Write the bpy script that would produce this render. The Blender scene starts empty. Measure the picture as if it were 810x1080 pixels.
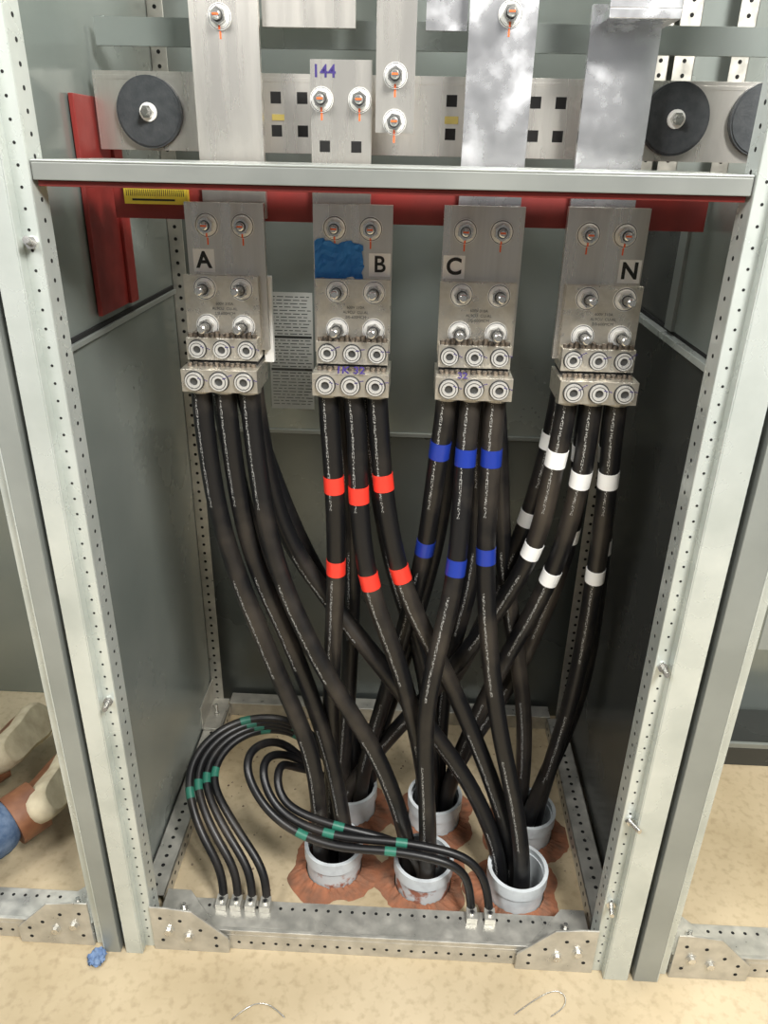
import bpy, math, random
from mathutils import Matrix, Vector
random.seed(7)
V=Vector
scene=bpy.context.scene
scene.view_settings.view_transform='Standard'

# ---------------------------------------------------------------- camera
R=Matrix.Rotation(math.radians(2),3,'Z')@Matrix.Rotation(math.radians(90-25.3),3,'X')@Matrix.Rotation(math.radians(1.25),3,'Z')
cd=bpy.data.cameras.new('camera'); cam=bpy.data.objects.new('camera',cd)
bpy.context.collection.objects.link(cam)
cam.matrix_world=Matrix.Translation(V((0,-1.02,1.5)))@R.to_4x4()
cd.sensor_fit='AUTO'; cd.sensor_width=36; cd.lens=26.67; cd.clip_start=.02
scene.camera=cam

# ---------------------------------------------------------------- materials
def newmat(name):
    m=bpy.data.materials.new(name); m.use_nodes=True
    nt=m.node_tree; b=nt.nodes['Principled BSDF']
    return m,nt,b
def N(nt,t,**k):
    n=nt.nodes.new(t)
    for a,b in k.items(): setattr(n,a,b)
    return n
def mat(name,col,rough=.5,metal=0,var=.0,scale=20,col2=None,bump=0,rvar=0,stretch=None,bscale=None,spec=None,detail=5,lo=.35,hi=.7):
    m,nt,b=newmat(name)
    b.inputs['Base Color'].default_value=(*col,1); b.inputs['Roughness'].default_value=rough; b.inputs['Metallic'].default_value=metal
    if spec is not None: b.inputs['Specular IOR Level'].default_value=spec
    L=nt.links
    if col2 or rvar or bump:
        tc=N(nt,'ShaderNodeTexCoord'); mp=N(nt,'ShaderNodeMapping'); L.new(tc.outputs['Object'],mp.inputs[0])
        if stretch: mp.inputs['Scale'].default_value=stretch
        n=N(nt,'ShaderNodeTexNoise'); n.inputs['Scale'].default_value=scale; n.inputs['Detail'].default_value=detail
        L.new(mp.outputs[0],n.inputs['Vector'])
        if col2:
            r=N(nt,'ShaderNodeValToRGB'); r.color_ramp.elements[0].color=(*col,1); r.color_ramp.elements[1].color=(*col2,1)
            r.color_ramp.elements[0].position=lo; r.color_ramp.elements[1].position=hi
            L.new(n.outputs['Fac'],r.inputs[0]); L.new(r.outputs[0],b.inputs['Base Color'])
        if rvar:
            mr=N(nt,'ShaderNodeMapRange'); mr.inputs['From Min'].default_value=.3; mr.inputs['From Max'].default_value=.7
            mr.inputs['To Min'].default_value=max(0,rough-rvar); mr.inputs['To Max'].default_value=min(1,rough+rvar)
            L.new(n.outputs['Fac'],mr.inputs['Value']); L.new(mr.outputs[0],b.inputs['Roughness'])
        if bump:
            n2=N(nt,'ShaderNodeTexNoise'); n2.inputs['Scale'].default_value=bscale or scale*3; n2.inputs['Detail'].default_value=6
            L.new(mp.outputs[0],n2.inputs['Vector'])
            bp=N(nt,'ShaderNodeBump'); bp.inputs['Strength'].default_value=bump; bp.inputs['Distance'].default_value=.002
            L.new(n2.outputs['Fac'],bp.inputs['Height']); L.new(bp.outputs[0],b.inputs['Normal'])
    return m
M={}
M['paint']=mat('painted_steel',(.26,.28,.265),.36,.3,scale=6,col2=(.33,.35,.33),rvar=.08)
M['paintS']=mat('painted_shelf',(.17,.18,.17),.45,.15,scale=6,col2=(.22,.23,.215),rvar=.08)
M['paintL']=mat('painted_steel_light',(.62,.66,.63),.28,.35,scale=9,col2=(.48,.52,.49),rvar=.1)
M['panel']=mat('painted_panel',(.27,.305,.285),.24,.45,scale=3,col2=(.34,.37,.35),rvar=.08)
M['panelM']=mat('panel_half_shade_and_print',(.12,.135,.13),.28,.45,scale=3,col2=(.16,.175,.165),rvar=.08)  # shade of the lower back wall put into the colour; also label print
M['panelD']=mat('panel_shade_and_dark_print',(.055,.058,.055),.30,.3,scale=3,col2=(.08,.083,.08),rvar=.08)  # right wall's shade put into its colour; also serves dark print
M['tin']=mat('tin_plated_copper',(.76,.73,.68),.30,.85,scale=14,col2=(.58,.555,.51),rvar=.08,bump=.05,stretch=(2.5,2.5,.2),lo=.3,hi=.7,bscale=90)
M['tinS']=mat('stained_tin_plate',(.66,.66,.68),.26,.85,scale=22,col2=(.86,.86,.89),rvar=.1,bump=.03,lo=.52,hi=.66,detail=8)
M['alum']=mat('aluminium_lug',(.74,.70,.62),.34,.84,scale=60,col2=(.58,.54,.46),rvar=.1,bump=.1)
M['zinc']=mat('zinc_fastener',(.74,.73,.70),.22,.9,scale=80,col2=(.58,.57,.54),rvar=.1)
M['screw']=mat('set_screw_face',(.74,.73,.70),.35,.55,scale=80,col2=(.62,.61,.58),rvar=.1)
M['socket']=mat('hex_socket',(.09,.09,.088),.4,.6)
M['washer']=mat('washer_steel',(.88,.87,.84),.38,.05,scale=80,col2=(.78,.77,.74),rvar=.1)
M['galv']=mat('galvanised_steel',(.46,.45,.41),.38,.6,scale=30,col2=(.64,.62,.56),rvar=.12,bump=.1)
M['black']=mat('black_hole',(.006,.006,.006),.9)
M['recess']=mat('bolt_recess',(.07,.07,.07),.5,.8)
M['dark']=mat('dark_rubber',(.035,.04,.045),.55,scale=90,col2=(.055,.06,.065),bump=.2)
M['red']=mat('red_fibreglass',(.23,.022,.018),.5,scale=14,col2=(.15,.016,.014),rvar=.1,bump=.1)
M['white']=mat('white_label',(.93,.93,.91),.5)
M['paper']=mat('paper_label',(.50,.51,.49),.6)
M['ink']=mat('black_ink',(.01,.01,.01),.6)
M['purple']=mat('marker_ink',(.03,.015,.14),.5)
M['orange']=mat('torque_mark',(.85,.13,.02),.5)
M['yellow']=mat('yellow_sticker',(.78,.60,.05),.5,scale=60,col2=(.70,.52,.06))
M['goldrefl']=mat('gold_reflection_patch',(.50,.40,.12),.4,.4)  # painted gold for what is mostly a reflection on the bus
M['bluetape']=mat('blue_masking_tape',(.015,.16,.50),.65,scale=50,col2=(.03,.23,.62),bump=.5,bscale=60)
M['tred']=mat('red_vinyl_tape',(.82,.045,.028),.32)
M['tblue']=mat('blue_vinyl_tape',(.012,.035,.28),.32)
M['twhite']=mat('white_vinyl_tape',(.90,.90,.88),.35)
M['tgreen']=mat('green_vinyl_tape',(.025,.16,.11),.4)
M['pvc']=mat('pvc_conduit',(.66,.70,.72),.35,scale=25,col2=(.48,.50,.52),rvar=.1,lo=.5,hi=.75)
M['pvcr']=mat('stained_pvc_conduit',(.60,.64,.66),.4,scale=30,col2=(.36,.15,.10),rvar=.1,lo=.50,hi=.58)
M['clay']=mat('red_sealant',(.34,.13,.065),.85,scale=35,col2=(.18,.09,.055),bump=.9,bscale=90)
M['blackcap']=mat('conductor_end',(.05,.045,.04),.5,.3,scale=200,col2=(.25,.2,.15))
M['cream']=mat('cream_rubber_sole',(.62,.54,.38),.8,scale=25,col2=(.44,.36,.24),bump=.4)
M['leather']=mat('brown_leather',(.15,.055,.024),.55,scale=30,col2=(.23,.095,.042),bump=.4)
M['denim']=mat('blue_denim',(.05,.09,.17),.9,scale=60,col2=(.13,.18,.27),bump=.6,bscale=300)
M['shirt']=mat('grey_work_shirt',(.22,.24,.27),.9,scale=30,col2=(.28,.30,.33),bump=.4)
M['skin']=mat('skin',(.55,.32,.23),.55,scale=30,col2=(.60,.36,.27))
M['hair']=mat('brown_hair',(.05,.03,.02),.7,scale=120,col2=(.09,.055,.035),bump=.6)
M['bluerag']=mat('blue_cloth',(.10,.17,.33),.9,scale=80,col2=(.2,.28,.42),bump=.6)
M['chip']=mat('debris_chip',(.35,.28,.2),.9,scale=80,col2=(.12,.08,.06))

# floor: dusty concrete
m,nt,b=newmat('dusty_concrete'); L=nt.links
tc=N(nt,'ShaderNodeTexCoord')
n1=N(nt,'ShaderNodeTexNoise'); n1.inputs['Scale'].default_value=2.2; n1.inputs['Detail'].default_value=9; L.new(tc.outputs['Object'],n1.inputs['Vector'])
n2=N(nt,'ShaderNodeTexNoise'); n2.inputs['Scale'].default_value=55; n2.inputs['Detail'].default_value=9; L.new(tc.outputs['Object'],n2.inputs['Vector'])
r1=N(nt,'ShaderNodeValToRGB'); r1.color_ramp.elements[0].position=.34; r1.color_ramp.elements[1].position=.66
r1.color_ramp.elements[0].color=(.40,.315,.19,1); r1.color_ramp.elements[1].color=(.60,.495,.335,1); L.new(n1.outputs['Fac'],r1.inputs[0])
r2=N(nt,'ShaderNodeValToRGB'); r2.color_ramp.elements[0].position=.22; r2.color_ramp.elements[1].position=.5
r2.color_ramp.elements[0].color=(.68,.65,.6,1); r2.color_ramp.elements[1].color=(1,1,1,1); L.new(n2.outputs['Fac'],r2.inputs[0])
mx=N(nt,'ShaderNodeMixRGB',blend_type='MULTIPLY'); mx.inputs[0].default_value=.8; L.new(r1.outputs[0],mx.inputs[1]); L.new(r2.outputs[0],mx.inputs[2])
L.new(mx.outputs[0],b.inputs['Base Color']); b.inputs['Roughness'].default_value=.55
bp=N(nt,'ShaderNodeBump'); bp.inputs['Strength'].default_value=.2; bp.inputs['Distance'].default_value=.002; L.new(n2.outputs['Fac'],bp.inputs['Height']); L.new(bp.outputs[0],b.inputs['Normal'])
M['floor']=m

# cable with printed legend (UV: u metres along, v around)
def cable_mat(name,printing=True):
    m,nt,b=newmat(name); L=nt.links
    tc=N(nt,'ShaderNodeTexCoord'); sp=N(nt,'ShaderNodeSeparateXYZ'); L.new(tc.outputs['UV'],sp.inputs[0])
    nz=N(nt,'ShaderNodeTexNoise'); nz.inputs['Scale'].default_value=7; nz.inputs['Detail'].default_value=7; L.new(tc.outputs['Object'],nz.inputs['Vector'])
    rp=N(nt,'ShaderNodeValToRGB'); rp.color_ramp.elements[0].position=.48; rp.color_ramp.elements[1].position=.82
    rp.color_ramp.elements[0].color=(.006,.006,.007,1); rp.color_ramp.elements[1].color=(.055,.045,.036,1); L.new(nz.outputs['Fac'],rp.inputs[0])
    def math_(op,a,bv):
        n=N(nt,'ShaderNodeMath',operation=op)
        for i,x in enumerate((a,bv)):
            if isinstance(x,(int,float)): n.inputs[i].default_value=x
            elif x is not None: L.new(x,n.inputs[i])
        return n.outputs[0]
    dv=math_('ABSOLUTE',math_('SUBTRACT',sp.outputs[1],.56),None)
    band=math_('LESS_THAN',dv,.020)
    cx=N(nt,'ShaderNodeCombineXYZ'); L.new(math_('MULTIPLY',sp.outputs[0],300),cx.inputs[0]); L.new(math_('MULTIPLY',sp.outputs[1],60),cx.inputs[1])
    n3=N(nt,'ShaderNodeTexNoise'); n3.inputs['Scale'].default_value=1; n3.inputs['Detail'].default_value=1; L.new(cx.outputs[0],n3.inputs['Vector'])
    ch=math_('GREATER_THAN',n3.outputs['Fac'],.54)
    gate=math_('LESS_THAN',math_('FRACT',math_('MULTIPLY',sp.outputs[0],2.6),None),.6)
    msk=math_('MULTIPLY',math_('MULTIPLY',band,ch),gate)
    mx=N(nt,'ShaderNodeMixRGB'); L.new(msk,mx.inputs[0]); L.new(rp.outputs[0],mx.inputs[1]); mx.inputs[2].default_value=(.34,.34,.33,1)
    L.new(mx.outputs[0] if printing else rp.outputs[0],b.inputs['Base Color'])
    b.inputs['Roughness'].default_value=.40
    return m
M['cable']=cable_mat('black_cable_jacket'); M['cable2']=cable_mat('black_ground_jacket',False)

# ---------------------------------------------------------------- mesh builder
class MB:
    def __init__(s): s.v=[];s.f=[];s.m=[];s.sm=[];s.uv=[];s.mats=[]
    def mi(s,k):
        if k not in s.mats: s.mats.append(k)
        return s.mats.index(k)
    def add(s,vs,fs,k,smooth=False,uvs=None):
        o=len(s.v); s.v+= [V(p) for p in vs]; i=s.mi(k)
        for j,f in enumerate(fs):
            s.f.append([o+a for a in f]); s.m.append(i); s.sm.append(smooth); s.uv.append(uvs[j] if uvs else None)
    def box(s,x0,x1,y0,y1,z0,z1,k,rot=None):
        p=[(x,y,z) for x in (x0,x1) for y in (y0,y1) for z in (z0,z1)]
        if rot: 
            c=V(((x0+x1)/2,(y0+y1)/2,(z0+z1)/2)); p=[c+rot@(V(q)-c) for q in p]
        s.add(p,[(0,1,3,2),(4,6,7,5),(0,4,5,1),(2,3,7,6),(0,2,6,4),(1,5,7,3)],k)
    def cyl(s,a,b,r,k,n=20,r2=None,caps=True,rot=0,smooth=True):
        a=V(a);b=V(b); r2=r if r2 is None else r2
        d=(b-a).normalized(); u=d.cross(V((0,0,1)));
        if u.length<.01: u=V((1,0,0))
        u.normalize(); w=d.cross(u)
        A=[a+(u*math.cos(2*math.pi*i/n+rot)+w*math.sin(2*math.pi*i/n+rot))*r for i in range(n)]
        B=[b+(u*math.cos(2*math.pi*i/n+rot)+w*math.sin(2*math.pi*i/n+rot))*r2 for i in range(n)]
        s.add(A+B,[(i,(i+1)%n,n+(i+1)%n,n+i) for i in range(n)],k,smooth)
        if caps:
            s.add(A,[tuple(reversed(range(n)))],k); s.add(B,[tuple(range(n))],k)
    def ring(s,a,b,ro,ri,k,n=40,kin=None):
        a=V(a);b=V(b); d=(b-a).normalized(); u=d.cross(V((0,0,1)))
        if u.length<.01: u=V((1,0,0))
        u.normalize(); w=d.cross(u)
        c=[(math.cos(2*math.pi*i/n),math.sin(2*math.pi*i/n)) for i in range(n)]
        def P(o,r): return [o+(u*x+w*y)*r for x,y in c]
        s.add(P(a,ro)+P(b,ro),[(i,(i+1)%n,n+(i+1)%n,n+i) for i in range(n)],k,True)
        s.add(P(a,ri)+P(b,ri),[(n+i,n+(i+1)%n,(i+1)%n,i) for i in range(n)],kin or k,True)
        s.add(P(b,ro)+P(b,ri),[(i,(i+1)%n,n+(i+1)%n,n+i) for i in range(n)],k)
        s.add(P(a,ro)+P(a,ri),[(n+i,n+(i+1)%n,(i+1)%n,i) for i in range(n)],k)
    def prism(s,poly,d,k):
        n=len(poly); A=[V(p) for p in poly]; d=V(d); B=[p+d for p in A]
        s.add(A+B,[tuple(range(n)),tuple(reversed(range(n,2*n)))]+[(i,n+i,n+(i+1)%n,(i+1)%n) for i in range(n)],k)
    def hexs(s,a,b,r,k,rot=0): s.cyl(a,b,r,k,n=6,rot=rot,smooth=False)
    def tube(s,pts,r,k,n=18,step=.006,tapes=(),tk=None,tw=.029,ends=True):
        P=spline(pts,step)
        T=[(P[min(i+1,len(P)-1)]-P[max(i-1,0)]).normalized() for i in range(len(P))]
        u=V((0,1,0))-T[0]*T[0].y; u.normalize(); U=[u]
        for i in range(1,len(P)):
            u=U[-1]-T[i]*U[-1].dot(T[i]); u.normalize(); U.append(u)
        def rings(i0,i1,rr,kk,cap):
            vs=[]
            for i in range(i0,i1+1):
                w=T[i].cross(U[i])
                for j in range(n):
                    a=2*math.pi*j/n
                    vs.append(P[i]+(U[i]*math.cos(a)+w*math.sin(a))*rr)
            fs=[];uv=[]
            for i in range(i1-i0):
                for j in range(n):
                    j2=(j+1)%n
                    fs.append((i*n+j,i*n+j2,(i+1)*n+j2,(i+1)*n+j))
                    a0,a1=(i0+i)*step,(i0+i+1)*step
                    uv.append(((a0,j/n),(a0,(j+1)/n),(a1,(j+1)/n),(a1,j/n)))
            s.add(vs,fs,kk,True,uv)
            if cap:
                s.add(vs[:n],[tuple(reversed(range(n)))],kk); s.add(vs[-n:],[tuple(range(n))],kk)
        rings(0,len(P)-1,r,k,ends)
        for t in tapes:
            if t[0]=='z': i=min(range(len(P)),key=lambda q:abs(P[q].z-t[1]))
            else: i=int(t[1]*(len(P)-1))
            h=max(1,int(round(tw/step/2))); rings(max(0,i-h),min(len(P)-1,i+h),r*1.05,tk,True)
    def obj(s,name,parent=None,bevel=0,loc=None):
        me=bpy.data.meshes.new(name)
        me.from_pydata([tuple(p) for p in s.v],[],s.f)
        for k in s.mats: me.materials.append(M[k])
        me.polygons.foreach_set('material_index',s.m); me.polygons.foreach_set('use_smooth',s.sm)
        if any(s.uv):
            uvl=me.uv_layers.new(name='UVMap')
            for p,q in zip(me.polygons,s.uv):
                if q:
                    for li,c2 in zip(p.loop_indices,q): uvl.data[li].uv=c2
        me.update()
        o=bpy.data.objects.new(name,me); bpy.context.collection.objects.link(o)
        if bevel:
            b=o.modifiers.new('bevel','BEVEL'); b.width=bevel; b.segments=2; b.limit_method='ANGLE'; b.angle_limit=math.radians(50)
        if parent: o.parent=parent
        return o
def spline(pts,step):
    pts=[V(p) for p in pts]; n=len(pts)
    ex=[pts[0]*2-pts[1]]+pts+[pts[-1]*2-pts[-2]]
    d=[]
    for i in range(1,n):
        p0,p1,p2,p3=ex[i-1],ex[i],ex[i+1],ex[i+2]
        def tt(a,b): return max((b-a).length,1e-4)**.5
        t0=0;t1=tt(p0,p1);t2=t1+tt(p1,p2);t3=t2+tt(p2,p3)
        for k in range(40):
            t=t1+(t2-t1)*k/40
            A1=p0*((t1-t)/(t1-t0))+p1*((t-t0)/(t1-t0)); A2=p1*((t2-t)/(t2-t1))+p2*((t-t1)/(t2-t1)); A3=p2*((t3-t)/(t3-t2))+p3*((t-t2)/(t3-t2))
            B1=A1*((t2-t)/(t2-t0))+A2*((t-t0)/(t2-t0)); B2=A2*((t3-t)/(t3-t1))+A3*((t-t1)/(t3-t1))
            d.append(B1*((t2-t)/(t2-t1))+B2*((t-t1)/(t2-t1)))
    d.append(pts[-1])
    out=[d[0]]; acc=0
    for i in range(1,len(d)):
        seg=(d[i]-d[i-1]).length
        while acc+seg>=step:
            f=(step-acc)/seg; q=d[i-1].lerp(d[i],f); out.append(q); d[i-1]=q; seg=(d[i]-q).length; acc=0
        acc+=seg
    out.append(d[-1])
    for _ in range(60):
        out=[out[0]]+[(out[i-1]+out[i]*2+out[i+1])/4 for i in range(1,len(out)-1)]+[out[-1]]
    return out
def empty(name,loc=(0,0,0)):
    e=bpy.data.objects.new(name,None); bpy.context.collection.objects.link(e); e.empty_display_size=.05; return e
def text(name,body,size,loc,k,parent,rot=(math.pi/2,0,0),bold=.0,ext=.0003):
    c=bpy.data.curves.new(name,'FONT'); c.body=body; c.size=size; c.extrude=ext; c.offset=bold; c.align_x='CENTER'; c.align_y='CENTER'
    o=bpy.data.objects.new(name,c); bpy.context.collection.objects.link(o); c.materials.append(M[k]); o.location=loc; o.rotation_euler=rot; o.parent=parent; return o

# ---------------------------------------------------------------- room shell / enclosure
fl=MB(); fl.box(-2.6,2.6,-2.6,2.2,-.15,0,'floor'); floor=fl.obj('floor')
CON=[(-.141,.216),(.064,.188),(.272,.176),(-.118,.392),(.092,.375),(.315,.345)]
import bmesh
bm=bmesh.new()
for x,y in CON:
    bmesh.ops.create_cone(bm,cap_ends=True,segments=40,radius1=.064,radius2=.064,depth=.5,matrix=Matrix.Translation((x,y,-.1)))
me=bpy.data.meshes.new('c'); bm.to_mesh(me); bm.free(); co=bpy.data.objects.new('c',me); bpy.context.collection.objects.link(co)
bo=floor.modifiers.new('b','BOOLEAN'); bo.object=co; bo.solver='EXACT'
dg=bpy.context.evaluated_depsgraph_get(); nm=bpy.data.meshes.new_from_object(floor.evaluated_get(dg)); floor.modifiers.clear(); floor.data=nm
bpy.data.objects.remove(co)

YB=.78
w=MB()
w.box(-2.0,-.556,YB,YB+.004,0,2.3,'panel'); w.box(.486,2.0,YB,YB+.004,0,2.3,'panel')
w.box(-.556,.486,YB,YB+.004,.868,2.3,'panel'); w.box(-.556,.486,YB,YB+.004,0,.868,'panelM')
w.box(-.50,.43,YB-.006,YB,.87,1.40,'panel')
w.box(-.50,.43,YB-.012,YB,.862,.872,'paint')
w.obj('wall_back',bevel=.001)
w=MB()
w.box(-.555,-.551,.01,YB,0,2.3,'panel')
w.box(-.551,-.548,.06,.70,.05,1.205,'panel')
w.box(-.551,-.541,.02,.72,1.205,1.214,'paint')
w.box(-.551,-.546,.02,.72,1.214,1.222,'black')
w.box(-.551,-.540,.02,.06,.05,1.205,'paint')
for zz in (1.27,1.04):
    w.cyl((-.551,.03,zz),(-.50,.03,zz),.002,'zinc',n=8); w.cyl((-.551,.03,zz+.10),(-.50,.03,zz+.10),.002,'zinc',n=8); w.cyl((-.50,.03,zz),(-.50,.03,zz+.10),.002,'zinc',n=8)
w.obj('wall_left',bevel=.0008)
w=MB()
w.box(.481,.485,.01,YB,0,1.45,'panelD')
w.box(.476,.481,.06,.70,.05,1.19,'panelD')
w.box(.462,.481,.02,.72,1.195,1.207,'paintL')
w.box(.476,.481,.02,.72,1.207,1.215,'black')
w.box(.468,.481,.10,.13,1.215,1.45,'paintL'); w.box(.468,.481,.40,.44,1.215,1.45,'paint')
w.box(.474,.481,.13,.40,1.215,1.45,'panel')
w.obj('wall_right',bevel=.0008)
w=MB(); w.box(-2.0,-1.996,.0,YB,0,2.3,'panel'); w.obj('wall_far_left')
w=MB(); w.box(1.996,2.0,.0,YB,0,2.3,'panel'); w.obj('wall_far_right')

w=MB(); w.box(-.548,-.540,.29,.46,1.235,1.575,'red'); w.box(-.540,-.534,.42,.46,1.235,1.575,'red')
w.obj('red_barrier_panel',bevel=.001)

# posts ---------------------------------------------------------
def hole(mb,x,y,z,r=.0020,ax='y',s=-1):
    if ax=='y': mb.cyl((x,y,z),(x,y+s*.0004,z),r,'black',n=10)
    else: mb.cyl((x,y,z),(x+s*.0004,y,z),r,'black',n=10)
def stud(mb,p,d,l=.035,r=.004):
    p=V(p); d=V(d).normalized()
    mb.hexs(p,p+d*.006,.0085,'zinc'); mb.cyl(p+d*.006,p+d*l,r,'zinc',n=10)
    k=.008
    while k<l: mb.cyl(p+d*k,p+d*(k+.0012),r*1.15,'zinc',n=10); k+=.0028
def frontpost(name,xi,xm,studs,H=2.3):
    s=1 if xm>xi else -1
    mb=MB()
    def bx(a,b,y0,y1,k='paintL',z0=0,z1=H): 
        x0,x1=sorted((xi+s*a,xi+s*b)); mb.box(x0,x1,y0,y1,z0,z1,k)
    W=abs(xm-xi)
    for side in (0,1):
        f=(lambda a:a) if side==0 else (lambda a:2*W-a)
        def b2(a,b,y0,y1,k='paintL'):
            p,q=sorted((f(a),f(b))); bx(p,q,y0,y1,k)
        b2(0,.024,0,.0025)
        b2(0,.0025,.0025,.045)
        b2(.0215,.024,-.018,0)
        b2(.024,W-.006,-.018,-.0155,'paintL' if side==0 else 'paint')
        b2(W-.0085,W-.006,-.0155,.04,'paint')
        b2(.0025,.018,.042,.045)
        z=.03
        while z<H and side==0:
            hole(mb,xi+s*f(.012),0,z); z+=.0254
        z=.04
        while z<H:
            hole(mb,xi+s*f(0),.024,z,.003,'x',-s if side==0 else s); z+=.0254
    for z,dx in studs: stud(mb,(xi+s*.012,0,z),(dx,-1,.25))
    return mb.obj(name,bevel=.0012)
frontpost('cabinet_post',-.49,-.552,[(1.385,.3),(.64,.2)])
frontpost('cabinet_post',.407,.483,[(.76,-.1),(.42,.3),(.20,-.2)])
def rearpost(name,x0,x1,s,z0=0,yy=YB-.05):
    mb=MB(); y0=yy
    mb.box(x0,x1,y0,y0+.0025,z0,2.3,'galv'); xe=x0 if s<0 else x1
    mb.box(min(xe,xe-s*.0025),max(xe,xe-s*.0025),y0,y0+.048,z0,2.3,'galv')
    z=z0+.05
    while z<2.25:
        hole(mb,(x0+x1)/2,y0,z,.004); z+=.0254
    return mb.obj(name,bevel=.0008)
rearpost('rear_cabinet_post',-.551,-.518,-1); rearpost('rear_cabinet_post',.448,.480,1)
rearpost('rear_cabinet_post',-.60,-.56,-1); rearpost('rear_cabinet_post',.49,.53,1)
rearpost('rear_cabinet_post',.60,.635,1,0)
mb=MB(); mb.box(-.548,-.50,.60,.73,.046,.052,'galv'); mb.box(-.548,-.544,.60,.73,.052,.12,'galv'); stud(mb,(-.52,.66,.052),(0,0,1)); mb.obj('foot_bracket',bevel=.001)
mb=MB(); mb.box(.562,.60,.0,.0025,.80,.96,'paint')
for i in range(6): hole(mb,.581,0,.815+i*.0254,.003)
mb.obj('mounting_bracket',bevel=.001)

# bottom channels -------------------------------------------------
def sill(name,x0,x1):
    mb=MB(); T=.044
    mb.box(x0,x1,.004,.008,0,T,'galv'); mb.box(x0,x1,.008,.085,T-.004,T,'galv'); mb.box(x0,x1,.081,.085,0,T-.004,'galv')
    mb.box(x0,x1,.004,.012,T,T+.012,'galv')
    x=x0+.02
    while x<x1-.01:
        mb.cyl((x,.068,T),(x,.068,T+.0004),.0035,'black',n=10)
        mb.cyl((x,.004,.022),(x,.0036,.022),.0035,'black',n=10)
        x+=.0254
    return mb.obj(name,bevel=.001)
sill('base_channel',-.488,.405); sill('base_channel',-1.7,-.618); sill('base_channel',.562,1.7)
def siderail(name,x0,x1):
    mb=MB(); T=.044
    mb.box(x0,x1,.086,YB-.065,T-.004,T,'galv'); mb.box(x0,x0+.003,.086,YB-.065,0,T,'galv'); mb.box(x1-.003,x1,.086,YB-.065,0,T,'galv')
    y=.11
    while y<YB-.07:
        mb.cyl(((x0+x1)/2,y,T),((x0+x1)/2,y,T+.0004),.0045,'black',n=10)
        for xx,s in ((x0,-1),(x1,1)): hole(mb,xx,y,.022,.0045,'x',s)
        y+=.0254
    return mb.obj(name,bevel=.001)
siderail('base_side_rail',-.546,-.495); siderail('base_side_rail',.420,.470)
mb=MB(); mb.box(-.50,.43,YB-.06,YB-.013,.0,.044,'galv'); mb.obj('base_rear_rail',bevel=.001)
mb=MB(); mb.box(.64,1.95,YB-.17,YB-.005,.0,.06,'panelD'); mb.box(.64,1.95,YB-.17,YB-.16,.06,.075,'paint'); mb.obj('base_rear_rail',bevel=.001)
def gusset(name,xa,s,y=-.002):
    mb=MB()
    poly=[(0,0),(.155,0),(.155,.045),(.085,.118),(.03,.125),(0,.125)]
    P=[(xa+s*a,y-.004,z) for a,z in poly]
    if s<0: P=P[::-1]
    mb.prism(P,(0,.004,0),'galv')
    mb.box(*sorted((xa,xa+s*.155)),y,y+.005,0,.03,'galv')
    for a,z in ((.02,.03),(.02,.095),(.06,.09),(.13,.02),(.13,.045),(.10,.065)):
        mb.cyl((xa+s*a,y-.004,z),(xa+s*a,y-.0044,z),.004,'black',n=12)
    for a,z in ((.075,.045),(.035,.06)):
        mb.cyl((xa+s*a,y-.004,z),(xa+s*a,y-.0055,z),.011,'galv'); mb.hexs((xa+s*a,y-.0055,z),(xa+s*a,y-.011,z),.008,'zinc'); 
    mb.prism([(xa,.013,.0441),(xa+s*.13,.013,.0441),(xa+s*.05,.10,.0441),(xa,.10,.0441)][::s],(0,0,.003),'galv')
    stud(mb,(xa+s*.05,.05,.047),(0,0,1),.02)
    return mb.obj(name,bevel=.0008)
gusset('gusset_plate',-.49,1); gusset('gusset_plate',.407,-1); gusset('gusset_plate',-.616,-1); gusset('gusset_plate',.562,1)

# shelf -------------------------------------------------------------
mb=MB()
mb.box(-.488,.405,.004,.235,1.482,1.485,'paint'); mb.box(-.488,.405,.004,.007,1.461,1.482,'paintS'); mb.box(-.488,.405,.007,.03,1.461,1.464,'paintS')
mb.obj('cabinet_shelf',bevel=.0012)
mb=MB(); mb.box(-.486,.403,.012,.20,1.4535,1.4605,'red'); mb.obj('red_barrier_sheet',bevel=.001)
mb=MB(); mb.box(-.50,.46,.303,.335,1.395,1.452,'red')
mb.box(-.478,-.375,.2895,.303,1.418,1.450,'yellow')
for i in range(30): mb.box(-.474+i*.0032,-.4728+i*.0032,.289,.2895,1.430,1.440,'ink')
mb.box(-.465,-.395,.289,.2895,1.423,1.426,'ink')
mb.obj('red_insulating_beam',bevel=.0015)

# horizontal bus -----------------------------------------------------
def sq(mb,x,y,z,h=.0085): mb.box(x-h,x+h,y-.0004,y,z-h,z+h,'black')
mb=MB(); mb.box(-.535,.75,.365,.375,1.497,1.612,'tin'); mb.box(-.535,.75,.3645,.365,1.60,1.606,'tin')
for x in (-.238,-.195,.046,.180,.220): 
    for z in (1.53,1.578): sq(mb,x,.365,z,.0085)
mb.box(-.245,-.225,.3635,.3642,1.545,1.554,'goldrefl'); mb.box(.036,.058,.3635,.3642,1.545,1.556,'goldrefl')  # gold reflection laid on the bus as small coloured patches
mb.box(-.535,.75,.40,.41,1.65,1.69,'panel')
mb.obj('horizontal_bus_bar',bevel=.001)
def disc(name,x,z):
    mb=MB(); mb.cyl((x,.3644,z),(x,.353,z),.053,'dark',n=48); mb.cyl((x,.353,z),(x,.351,z),.050,'dark',n=48)
    mb.cyl((x,.351,z),(x,.348,z),.014,'washer'); mb.hexs((x,.348,z),(x,.339,z),.010,'zinc'); mb.cyl((x,.339,z),(x,.330,z),.006,'zinc',n=12)
    return mb.obj(name,bevel=.001)
disc('insulator_disc',-.444,1.553); disc('insulator_disc',.401,1.558); disc('insulator_disc',.540,1.560)

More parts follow.
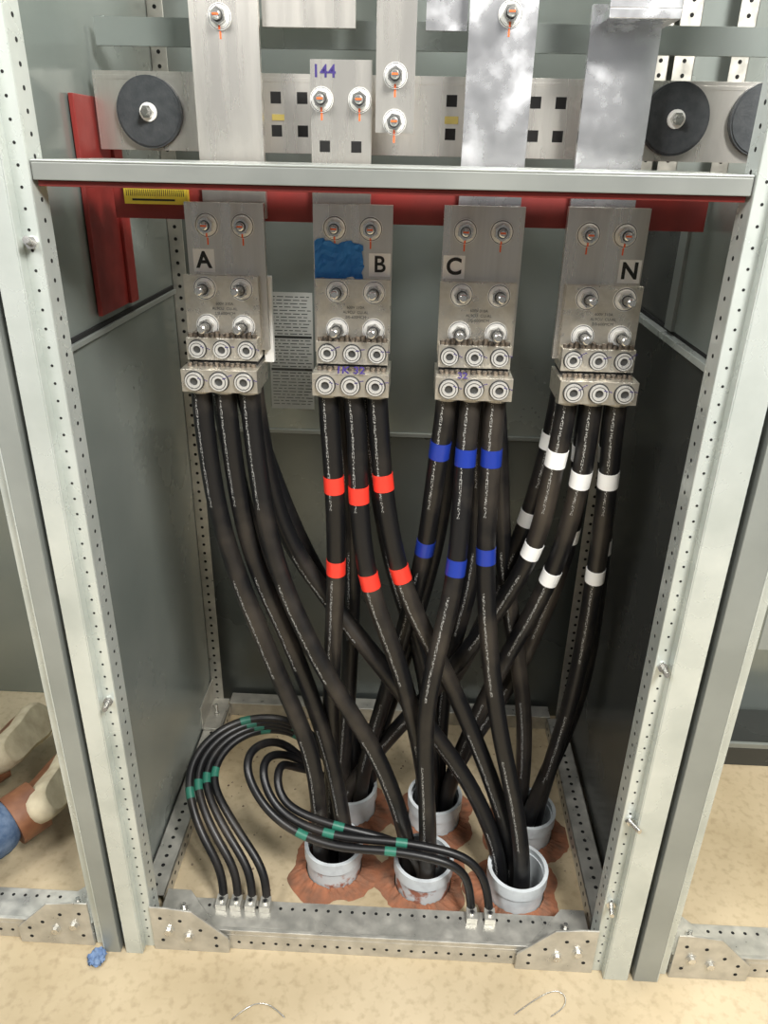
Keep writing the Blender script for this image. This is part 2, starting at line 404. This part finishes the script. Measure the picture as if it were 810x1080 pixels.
# bolts
def bolt(mb,x,y,z,wr=.0175,hr=.0120,stick=.010,sr=.0062,mark=True,tilt=(0,0)):
    mb.cyl((x,y,z),(x,y-.0025,z),wr,'washer',n=32); mb.ring((x,y-.0025,z),(x,y-.0028,z),wr*.95,wr*.90,'recess',n=32)
    mb.cyl((x,y-.0025,z),(x,y-.005,z),wr*.84,'washer',n=28,r2=wr*.78)
    mb.hexs((x,y-.005,z),(x,y-.015,z),hr,'zinc',rot=random.random())
    mb.cyl((x,y-.015,z),(x,y-.0157,z),hr*.80,'zinc',n=20)
    mb.ring((x,y-.0157,z),(x,y-.0159,z),sr*1.35,sr*1.0,'recess',n=16)
    d=V((tilt[0],-1,tilt[1])).normalized(); p=V((x,y-.0155,z))
    mb.cyl(p,p+d*stick,sr,'zinc',n=14); mb.cyl(p+d*stick,p+d*(stick+.001),sr,'zinc',n=14,r2=sr*.75)
    k=.001
    while k<stick-.001: mb.cyl(p+d*k,p+d*(k+.001),sr*1.12,'zinc',n=14); k+=.0026
    if mark:
        mb.box(x-.0015,x+.0012,y-.0058,y-.0049,z-wr*.95,z-hr*.85,'orange')
        mb.box(x-.0015,x+.001,y-.0006,y-.0001,z-wr*1.6,z-wr,'orange')
        mb.box(x-.0045,x+.0045,y-.0171-stick-.0005,y-.0166-stick,z-.001,z+.0015,'orange')

def assembly(letter,xp,xl,zt,bars,labx,extra=None,mk='tin'):
    e=empty('bus_bar_lug_assembly')
    mb=MB()
    for (x0,x1,y0,y1,z0,z1) in bars: mb.box(x0,x1,y0,y1,z0,z1,'tinS' if letter in 'CN' else mk)
    mb.box(xp-.064,xp+.064,.270,.282,1.19,zt,mk)
    for sx in (-.029,.029): bolt(mb,xp+sx,.270,1.390,wr=.019,hr=.0130,stick=.006)
    mb.obj('riser_bar',e,bevel=.001)
    mb=MB()
    mb.box(xl-.062,xl+.062,.258,.270,1.20,1.313,'alum')
    for sx in (-.0305,.0305):
        for z in (1.293,1.232): bolt(mb,xl+.004+sx,.258,z,wr=.0190,hr=.0128,stick=.030,sr=.0066,mark=False,tilt=(random.uniform(-.08,.08),.06))
    mb.box(xl-.060,xl+.060,.236,.30,1.178,1.215,'alum')
    mb.box(xl-.0635,xl+.0635,.202,.30,1.132,1.170,'alum')
    mb.box(xl-.058,xl+.058,.240,.30,1.165,1.182,'black')
    for i in range(13):
        xx=xl-.054+i*.009; mb.cyl((xx,.226+.004*(i%2),1.168),(xx,.226+.004*(i%2),1.1755),.004,'blackcap',n=8); mb.cyl((xx,.245,1.213),(xx,.245,1.221+.002*(i%3)),.0045,'blackcap',n=8)
    for i in (-1,0,1):
        for z,y,r in ((1.1965,.236,.0140),(1.151,.202,.0150)):
            x=xl+i*.0415
            mb.ring((x,y,z),(x,y-.006,z),r,r*.46,'screw',n=28); mb.cyl((x,y-.0015,z),(x,y-.002,z),r*.6,'socket',n=6,smooth=False)
            mb.ring((x,y,z),(x,y-.0012,z),r*1.14,r,'recess',n=28); mb.ring((x,y-.0057,z),(x,y-.0062,z),r*.82,r*.74,'recess',n=28)
            q=random.uniform(-.6,.6); 
            for t in range(5): mb.box(x+r*.55+t*.003-.0012,x+r*.55+t*.003+.0016,y-.0068 if t<2 else y-.0004,y-.0061 if t<2 else y,z+r*.4+t*.003*q-.0006,z+r*.4+t*.003*q+.0009,'purple')
        mb.ring((xl+i*.0415,.238,1.132),(xl+i*.0415,.238,1.124),.0205,.0182,'alum',n=24)
    mb.obj('cable_lug_block',e,bevel=.0012)
    mb=MB(); mb.box(labx-.0175,labx+.0175,.2692,.270,1.317,1.353,'white'); mb.obj('label_plate',e)
    text('label_letter',letter,.036,(labx,.2688,1.335),'ink',e,bold=.0005 if letter=='B' else .0010)
    for k,(tx) in enumerate(('600V 310A','AL9CU  CU-AL','2/0-600MCM')):
        text('stamp_%d'%k,tx,.0065,(xl+.004,.2577,1.268-k*.008),'panelD',e,ext=.0001)
    if extra: extra(e,xp,xl)
    return e
def exA(e,xp,xl):
    mb=MB(); mb.box(xp+.052,xp+.068,.285,.30,1.165,1.31,'white'); mb.obj('spacer_strip',e,bevel=.001)
    mb=MB(); bolt(mb,-.304,.290,1.677); mb.obj('upper_bolt',e)
def exB(e,xp,xl):
    mb=MB()
    nx,nz=12,8; vs=[];fs=[]
    for j in range(nz+1):
        for i in range(nx+1):
            ed=.003 if (i in (0,nx) or j in (0,nz)) else .001
            vs.append((xp-.062+.079*i/nx+random.uniform(-ed,ed)*(0 if i==0 else 1),.2686-random.uniform(0,.0030),1.312+.058*j/nz+.003*math.sin(i*.9)+random.uniform(-ed,ed)))
    for j in range(nz):
        for i in range(nx):
            a=j*(nx+1)+i; fs.append((a,a+1,a+nx+2,a+nx+1))
    mb.add(vs,fs,'bluetape',False); mb.obj('masking_tape',e)
    mb=MB()
    for x in (-.154,-.096): bolt(mb,x,.285,1.572)
    for x in (-.150,-.101): sq(mb,x,.285,1.508,.008)
    bolt(mb,-.042,.268,1.604); bolt(mb,-.042,.268,1.543)
    mb.obj('upper_bolts',e)
    text('marker_note','144',.024,(-.150,.2845,1.609),'purple',e,bold=.0004)
    text('marker_note_2','1K 32',.020,(xl,.2015,1.1765),'purple',e,rot=(math.pi/2-.9,0,0),bold=.0003)
def exC(e,xp,xl):
    mb=MB(); bolt(mb,.122,.290,1.686); mb.obj('upper_bolt',e)
    text('marker_note','32',.017,(xl-.02,.2014,1.1735),'purple',e,rot=(math.pi/2-.9,0,0),bold=.0003)
def exN(e,xp,xl):
    mb=MB(); mb.box(.248,.345,.21,.302,1.672,1.684,'tinS'); mb.box(.248,.345,.21,.222,1.684,1.95,'tinS'); mb.obj('bar_offset',e,bevel=.001)
assembly('A',-.312,-.322,1.424,[(-.350,-.247,.290,.302,1.40,2.1)],-.350,exA)
assembly('B',-.105,-.103,1.426,[(-.171,-.078,.285,.297,1.40,1.625),(-.071,-.013,.268,.280,1.528,2.1),(-.245,-.105,.31,.322,1.668,1.9)],-.061,exB)
assembly('C',.104,.101,1.428,[(.063,.162,.290,.302,1.40,2.1),(.0,.062,.32,.332,1.668,1.9)],.060,exC)
assembly('N',.299,.305,1.430,[(.240,.342,.290,.302,1.40,1.70)],.343,exN)

# ---------------------------------------------------------------- conduits
for i,(x,y) in enumerate(CON):
    mb=MB(); kk='pvcr' if i in (0,1) else 'pvc'
    mb.ring((x,y,-.14),(x,y,.066),.062,.056,kk,n=48)
    mb.ring((x,y,.05),(x,y,.080),.0665,.0585,'pvc',n=48,kin='pvc')
    mb.obj('pvc_conduit',bevel=.001)
    mb=MB(); n=72; rs=[.0645,.076,.090,.104]; zs=[.009,.006,.003,.0006]; vs=[];fs=[]
    ph=random.random()*6
    for j,(r,z) in enumerate(zip(rs,zs)):
        for k in range(n):
            a=2*math.pi*k/n; q=1 if j==0 else 1+(.10*math.sin(3*a+ph)+.05*math.sin(7*a+ph))*j/3+random.uniform(-.025,.025)*j/3
            vs.append((min(x+math.cos(a)*r*q,.417),max(y+math.sin(a)*r*q,.088),z*(1 if j==3 else random.uniform(.6,1.3))))
    for j in range(3):
        for k in range(n):
            k2=(k+1)%n; fs.append((j*n+k,(j+1)*n+k,(j+1)*n+k2,j*n+k2))
    mb.add(vs,fs,'clay',False); mb.obj('conduit_sealant')
mb=MB()
for i in range(170):
    x=random.uniform(-.47,.40); y=random.uniform(.10,.68)
    if any((x-a)**2+(y-b_)**2<.07**2 for a,b_ in CON): continue
    r=random.uniform(.001,.0035); a=random.random()*6
    mb.cyl((x,y,0.0003),(x,y,r*.6+.0005),r,'chip',n=5,r2=r*.6,rot=a,smooth=False)
mb.obj('floor_debris')

# ---------------------------------------------------------------- power cables
R0=.0180
def Z(*a): return [('z',z) for z in a]
PC=[
([(-.3635,.238,1.14),(-.365,.24,1.09),(-.345,.236,.855),(-.258,.222,.562),(-.184,.200,.346),(-.168,.195,.083),(-.168,.195,-.12)],None,()),
([(-.322,.238,1.14),(-.322,.24,1.09),(-.299,.250,.815),(-.216,.250,.559),(-.150,.240,.313),(-.113,.215,.074),(-.113,.215,-.12)],None,()),
([(-.2805,.238,1.14),(-.280,.24,1.09),(-.247,.226,.804),(-.159,.203,.58),(-.041,.192,.353),(.030,.19,.087),(.030,.19,-.12)],None,()),
([(-.285,.285,1.16),(-.283,.29,1.09),(-.239,.295,.830),(-.136,.292,.653),(.014,.25,.466),(.16,.232,.25),(.235,.195,.07),(.235,.195,-.12)],None,()),
([(-.32,.32,1.16),(-.31,.33,1.09),(-.225,.345,.801),(-.130,.371,.587),(.016,.389,.348),(.07,.395,.08),(.07,.395,-.12)],None,()),
([(-.355,.30,1.16),(-.35,.31,1.09),(-.315,.34,.8),(-.235,.38,.55),(-.13,.41,.3),(-.10,.42,.05),(-.10,.42,-.12)],None,()),
([(-.1445,.238,1.14),(-.143,.24,1.09),(-.135,.243,.939),(-.134,.250,.782),(-.150,.270,.417),(-.145,.252,.072),(-.145,.252,-.12)],'tred',Z(.956,.782)),
([(-.103,.238,1.14),(-.095,.24,1.09),(-.091,.235,.943),(-.071,.225,.772),(.003,.216,.545),(.055,.215,.3),(.075,.215,.09),(.075,.215,-.12)],'tred',Z(.943,.766)),
([(-.0615,.238,1.14),(-.057,.24,1.09),(-.045,.243,.944),(-.004,.240,.753),(.110,.240,.499),(.20,.225,.28),(.262,.212,.076),(.262,.212,-.12)],'tred',Z(.962,.773)),
([(.0595,.238,1.14),(.058,.24,1.09),(.051,.247,1.017),(.034,.283,.795),(-.029,.34,.432),(-.090,.372,.1),(-.090,.372,-.12)],'tblue',Z(1.03,.818)),
([(.101,.238,1.14),(.099,.24,1.09),(.097,.232,1.0),(.092,.205,.8),(.051,.172,.508),(.063,.160,.25),(.070,.155,.1),(.070,.155,-.12)],'tblue',Z(1.02,.815)),
([(.1425,.238,1.14),(.142,.24,1.09),(.144,.238,.987),(.149,.229,.799),(.190,.205,.503),(.262,.168,.2),(.280,.150,.062),(.280,.150,-.12)],'tblue',Z(1.02,.83)),
([(.2635,.238,1.14),(.264,.24,1.09),(.257,.248,1.006),(.243,.281,.816),(.133,.335,.527),(-.048,.372,.216),(-.14,.385,.02),(-.145,.385,-.12)],'twhite',Z(1.02,.82)),
([(.305,.238,1.14),(.306,.24,1.09),(.308,.251,.979),(.287,.291,.759),(.202,.345,.447),(.12,.36,.1),(.12,.36,-.12)],'twhite',Z(.978,.757)),
([(.3465,.238,1.14),(.347,.24,1.09),(.357,.252,.981),(.372,.293,.762),(.378,.335,.454),(.335,.34,.06),(.335,.34,-.12)],'twhite',Z(.978,.76)),
([(-.13,.30,1.16),(-.125,.31,1.05),(-.11,.33,.8),(-.12,.37,.4),(-.14,.40,.05),(-.14,.41,-.12)],None,()),
([(-.08,.30,1.16),(-.075,.31,1.05),(-.03,.34,.75),(.05,.36,.45),(.085,.36,.08),(.085,.35,-.12)],None,()),
([(.075,.30,1.16),(.075,.32,1.05),(.06,.35,.8),(-.0,.40,.45),(-.07,.415,.1),(-.07,.415,-.12)],None,()),
([(.12,.30,1.16),(.125,.31,1.05),(.14,.35,.75),(.10,.40,.4),(.10,.405,.05),(.10,.405,-.12)],None,()),
([(.14,.31,1.16),(.16,.33,1.05),(.20,.35,.75),(.28,.35,.35),(.30,.36,.05),(.30,.36,-.12)],None,()),
([(.265,.30,1.16),(.262,.32,1.05),(.235,.335,.85),(.15,.39,.5),(.07,.43,.25),(.06,.37,.03),(.06,.36,-.12)],'twhite',Z(1.03,.86)),
([(.315,.30,1.16),(.318,.32,1.05),(.325,.35,.80),(.26,.39,.45),(.13,.40,.1),(.13,.39,-.12)],'twhite',Z(1.0,.82)),
([(.36,.30,1.16),(.365,.32,1.05),(.395,.35,.75),(.40,.37,.4),(.31,.32,.05),(.31,.32,-.12)],'twhite',Z(1.0,.80)),
]
for pts,tk,tp in PC:
    mb=MB(); mb.tube(pts,R0,'cable',tapes=tp,tk=tk,step=.008,tw=.030); mb.obj('power_cable')

# ---------------------------------------------------------------- ground cables
def lug(mb,x,y,z):
    mb.box(x-.011,x+.011,y-.016,y+.012,z,z+.016,'galv'); mb.cyl((x,y-.003,z+.016),(x,y-.003,z+.021),.006,'zinc'); mb.cyl((x,y-.003,z+.0212),(x,y-.003,z+.0215),.004,'black',n=6)
for i in range(4):
    mb=MB(); o=i*.015
    x=-.365+i*.031
    pts=[(x,.085,.053),(x-.004,.105,.10),(-.425+o*1.6,.15+o*.5,.175-o*.2),(-.468+o,.25+o*.3,.248-o*.6),(-.405+o*.6,.35,.285-o*.7),(-.277,.385+o*.2,.285-o*.9),(-.190+o*.3,.405,.19-o),(-.15+o*.8,.41-o*.3,.03),(-.15+o*.8,.41-o*.3,-.1)]
    mb.tube(pts,.0092,'cable2',n=14,tapes=[('f',.24+.03*i),('f',.47+.015*i),('f',.60)][:2+(i%2)],tk='tgreen',tw=.030,step=.006)
    lug(mb,x,.072,.0445); mb.obj('ground_cable')
for i in range(3):
    mb=MB(); o=i*.018
    x=.165+(i if i<2 else 1)*.038
    pts=[(x,.085,.053),(x-.006,.10,.100),(.14+o*1.5,.10+o,.155),(.02+o,.112+o,.178+o*.3),(-.155,.122+o,.182+o*.6),(-.275+o*.5,.160+o,.225),(-.335+o*1.9,.225+o*.6,.310-o*1.0),(-.283+o*1.2,.31,.285-o*2.2),(-.20+o*.5,.36,.14),(-.165+o,.365,.03),(-.165+o,.37,-.1)]
    if i==2: pts=pts[3:]; pts[0]=(.065,.16,.02); pts.insert(1,(.02,.152,.15)); pts.insert(0,(.065,.165,-.1))
    mb.tube(pts,.0092,'cable2',n=14,tapes=[('f',.22+.02*i),('f',.38)],tk='tgreen',tw=.030,step=.006)
    if i<2: lug(mb,x,.072,.0445)
    mb.obj('ground_cable')

# ---------------------------------------------------------------- paper label on back wall
mb=MB(); y=YB-.0068; mb.box(-.345,-.240,y,y+.0005,.925,1.205,'paper')
for r in range(34):
    z=1.195-r*.0078; 
    if r in(12,22): mb.box(-.342,-.243,y-.0003,y,z-.003,z+.003,'panelD'); continue
    x=-.34
    while x<-.25:
        l=random.uniform(.006,.02); mb.box(x,min(x+l,-.244),y-.0003,y,z-.0012,z+.0008,'panelM'); x+=l+.004
mb.obj('paper_specification_label')

# ---------------------------------------------------------------- litter on floor
mb=MB(); vs=[];fs=[];n=12
for j in range(n):
    for i in range(n):
        a=i/(n-1)-.5;b2=j/(n-1)-.5; k=1-1.2*(a*a+b2*b2)
        vs.append((-.60+a*.05*k+random.uniform(-.003,.003),-.035+b2*.055*k+random.uniform(-.003,.003),.004+random.uniform(0,.012)*k))
for j in range(n-1):
    for i in range(n-1): q=j*n+i; fs.append((q,q+1,q+n+1,q+n))
mb.add(vs,fs,'bluerag',True); mb.obj('cloth_scrap')
mb=MB(); mb.tube([(-.30,-.14,.003),(-.27,-.11,.003),(-.24,-.105,.006),(-.20,-.13,.003)],.0012,'zinc',n=8,step=.003); mb.obj('wire_offcut')
mb=MB(); mb.tube([(.24,-.10,.003),(.30,-.06,.004),(.34,-.045,.003),(.35,-.07,.003),(.31,-.10,.003)],.0012,'zinc',n=8,step=.003); mb.obj('wire_offcut')

# ---------------------------------------------------------------- kneeling worker in neighbouring bay
W=empty('kneeling_worker')
F=V((-.60,-.80,0)).normalized(); S=V((.80,-.60,0)).normalized()   # S points to near side
def skin(name,verts,edges,rad,k,parent,root=0,sub=2):
    me=bpy.data.meshes.new(name); me.from_pydata([tuple(v) for v in verts],edges,[]); me.materials.append(M[k])
    o=bpy.data.objects.new(name,me); bpy.context.collection.objects.link(o); o.parent=parent
    o.modifiers.new('skin','SKIN')
    for i,r in enumerate(rad):
        rr=r if isinstance(r,tuple) else (r,r)
        me.skin_vertices[0].data[i].radius=rr; me.skin_vertices[0].data[i].use_root=(i==root)
    o.modifiers['skin'].use_smooth_shade=True
    s=o.modifiers.new('sub','SUBSURF'); s.levels=sub; s.render_levels=sub
    return o
cN=V((-.785,.315,.140)); cF=V((-.95,.455,.140))
nrm=V((.84,.22,.50)).normalized()        # sole normal, plantar side turned up and out
toe=V((-.12,.86,-.28)); toe=(toe-nrm*toe.dot(nrm)).normalized()
def ankle(c): return c-toe*.085-nrm*.075
aN,aF=ankle(cN),ankle(cF)
aN.z=max(aN.z,.085); aF.z=max(aF.z,.085)
kN=aN+F*.36; kN.z=.135; kF=aF+F*.36-S*.03; kF.z=.12
aN2=aN+F*.02; aF2=aF+F*.02
pel=(aN+aF)/2+F*.22; pel.x-=.06; pel.z=.44
hipN=pel+S*.09; hipF=pel-S*.09
skin('jeans',[pel,hipN,kN,kN.lerp(aN2,.5)+V((0,0,.01)),aN2,hipF,kF,kF.lerp(aF2,.5)+V((0,0,.01)),aF2,pel+V((0,0,.12))],
     [(0,1),(1,2),(2,3),(3,4),(0,5),(5,6),(6,7),(7,8),(0,9)],[.13,.10,.072,.065,.066,.10,.072,.065,.066,.135],'denim',W)
ch=pel+F*.22+V((0,0,.40)); nk=ch+F*.06+V((0,0,.12))
shN=ch+S*.18+V((0,0,.05)); shF=ch-S*.18+V((0,0,.05))
eN=shN+F*.12+V((0,0,-.26)); eF=shF+F*.12+V((0,0,-.26)); wN=eN+F*.22-S*.05+V((0,0,-.06)); wF=eF+F*.22+S*.05+V((0,0,-.06))
skin('shirt',[pel+V((0,0,.10)),pel.lerp(ch,.6)+V((0,0,.02)),ch,nk,shN,eN,wN,shF,eF,wF],[(0,1),(1,2),(2,3),(2,4),(4,5),(5,6),(2,7),(7,8),(8,9)],
     [.14,.14,.15,.065,.07,.05,.038,.07,.05,.038],'shirt',W)
hd=nk+F*.05+V((0,0,.14))
skin('head',[nk,nk+V((0,0,.04)),hd+V((0,0,-.05)),hd,hd+V((0,0,.06)),hd+F*.09+V((0,0,-.01)),hd-S*.075,hd+S*.075],[(0,1),(1,2),(2,3),(3,4),(3,5),(3,6),(3,7)],[.055,.052,.07,.082,.07,.016,.018,.018],'skin',W,root=3)
skin('hair',[hd-F*.02+V((0,0,.05)),hd-F*.035+V((0,0,.0))],[(0,1)],[.085,.078],'hair',W)
mb=MB()
for s in (-1,1):
    c=hd+F*.078+S*s*.03+V((0,0,.015)); mb.cyl(c,c+F*.006,.011,'white',n=12); mb.cyl(c+F*.006,c+F*.007,.005,'ink',n=10)
c=hd+F*.072+V((0,0,-.05)); mb.cyl(c-S*.022,c+S*.022,.005,'leather',n=8)
mb.obj('facial_features',W)
for side,(w0,sg) in enumerate(((wN,-1),(wF,1))):
    h=w0+F*.05+V((0,0,-.015)); vs=[w0,h,h+F*.03];ed=[(0,1),(1,2)];ra=[.028,(.036,.018),(.036,.016)]
    for k in range(4):
        b0=h+F*.03+S*(k-1.5)*.021; l=[.075,.085,.08,.062][k]
        i=len(vs); vs+=[b0,b0+F*l*.5+V((0,0,-.008)),b0+F*l*.8+V((0,0,-.03))]; ed+=[(2,i),(i,i+1),(i+1,i+2)]; ra+=[.0095,.009,.008]
    i=len(vs); t=h-F*.02+S*sg*.03; vs+=[t,t+F*.035+S*sg*.025,t+F*.06+S*sg*.03+V((0,0,-.015))]; ed+=[(1,i),(i,i+1),(i+1,i+2)]; ra+=[.012,.010,.009]
    skin('hand_%d'%(side+1),vs,ed,ra,'skin',W,root=1)
def boot(name,c,ank):
    up=-nrm; sd=toe.cross(up)
    mb=MB()
    half=[(-.135,.0),(-.132,.014),(-.122,.026),(-.105,.033),(-.08,.036),(-.05,.037),(0,.038),(.04,.043),(.08,.047),(.105,.044),(.125,.034),(.138,.020),(.145,.008),(.146,0)]
    pl=half+[(a,-b) for a,b in half[::-1] if b>0]
    def P(a,b,h): return c+toe*a+sd*b+up*h
    n=len(pl)
    lay=[(0,.90),(.005,1.04),(.014,1.10),(.030,1.10),(.036,1.0)]
    vs=[P(a*(s if h==0 else (s+1)/2),b*s,h+(.010 if (a<0 and h>0.01) else 0)) for h,s in lay for a,b in pl]
    fs=[(j*n+i,j*n+(i+1)%n,(j+1)*n+(i+1)%n,(j+1)*n+i) for j in range(len(lay)-1) for i in range(n)]
    mb.add(vs,fs,'cream',True); mb.add(vs[:n],[tuple(reversed(range(n)))],'cream')
    secs=[(-.13,.020,.07),(-.11,.032,.11),(-.07,.038,.13),(-.02,.040,.12),(.02,.041,.10),(.06,.045,.082),(.10,.044,.070),(.125,.034,.058),(.14,.018,.038)]
    m=16; vs=[]
    for a,wd,h in secs:
        for k in range(m):
            t=math.pi*k/(m-1); vs.append(P(a,math.copysign(abs(math.cos(t))**.6,math.cos(t))*wd,.030+(h-.02)*abs(math.sin(t))**.75))
    fs=[(j*m+i,j*m+i+1,(j+1)*m+i+1,(j+1)*m+i) for j in range(len(secs)-1) for i in range(m-1)]+[tuple(range(m)),tuple(reversed(range((len(secs)-1)*m,len(secs)*m)))]
    mb.add(vs,fs,'leather',True)
    a0=P(-.07,0,.055); mb.tube([a0,a0.lerp(ank+F*.03,.5),ank+F*.04],.058,'leather',n=20,step=.01)
    mb.obj(name,W)
boot('boot_1',cN,aN); boot('boot_2',cF,aF)

# ---------------------------------------------------------------- lights
def area(name,loc,target,size,power,col=(1,1,1)):
    l=bpy.data.lights.new(name,'AREA'); l.size=size; l.energy=power; l.color=col; l.shape='SQUARE'
    o=bpy.data.objects.new(name,l); bpy.context.collection.objects.link(o); o.location=loc
    o.rotation_euler=(V(target)-V(loc)).to_track_quat('-Z','Y').to_euler(); return o
area('added_area_light',(.9,-1.5,2.9),(-.2,.2,.6),.6,112,(1,.985,.94))  # added key for sky light from front right, no ceiling fixture
area('added_area_light',(-1.3,-1.7,2.8),(-.1,0,.5),.7,55,(1,.985,.95))  # fill lamp added on the left, out of view
area('added_area_light',(-.05,.55,2.9),(0,.4,0),.5,8,(1,.98,.95))  # weak fill lamp added above the open cabinet
area('added_area_light',(1.2,.4,2.8),(1.1,.4,0),.6,20,(1,.90,.72))  # warm lamp added to make the right bay floor look sunlit
area('added_area_light',(-1.3,.4,2.8),(-1.2,.4,0),.6,20,(.97,1,.97))  # lamp added to brighten the left bay
wd=bpy.data.worlds.new('world'); scene.world=wd; wd.use_nodes=True; nt=wd.node_tree
bg=nt.nodes['Background']; tc=N(nt,'ShaderNodeTexCoord'); sp=N(nt,'ShaderNodeSeparateXYZ'); nt.links.new(tc.outputs['Generated'],sp.inputs[0])
rp=N(nt,'ShaderNodeValToRGB'); rp.color_ramp.elements[0].position=.3; rp.color_ramp.elements[0].color=(.17,.16,.15,1); rp.color_ramp.elements[1].position=.70; rp.color_ramp.elements[1].color=(.80,.82,.82,1)
mr=N(nt,'ShaderNodeMapRange'); mr.inputs['From Min'].default_value=-1; nt.links.new(sp.outputs[2],mr.inputs['Value']); nt.links.new(mr.outputs[0],rp.inputs[0]); nt.links.new(rp.outputs[0],bg.inputs[0]); bg.inputs[1].default_value=.42
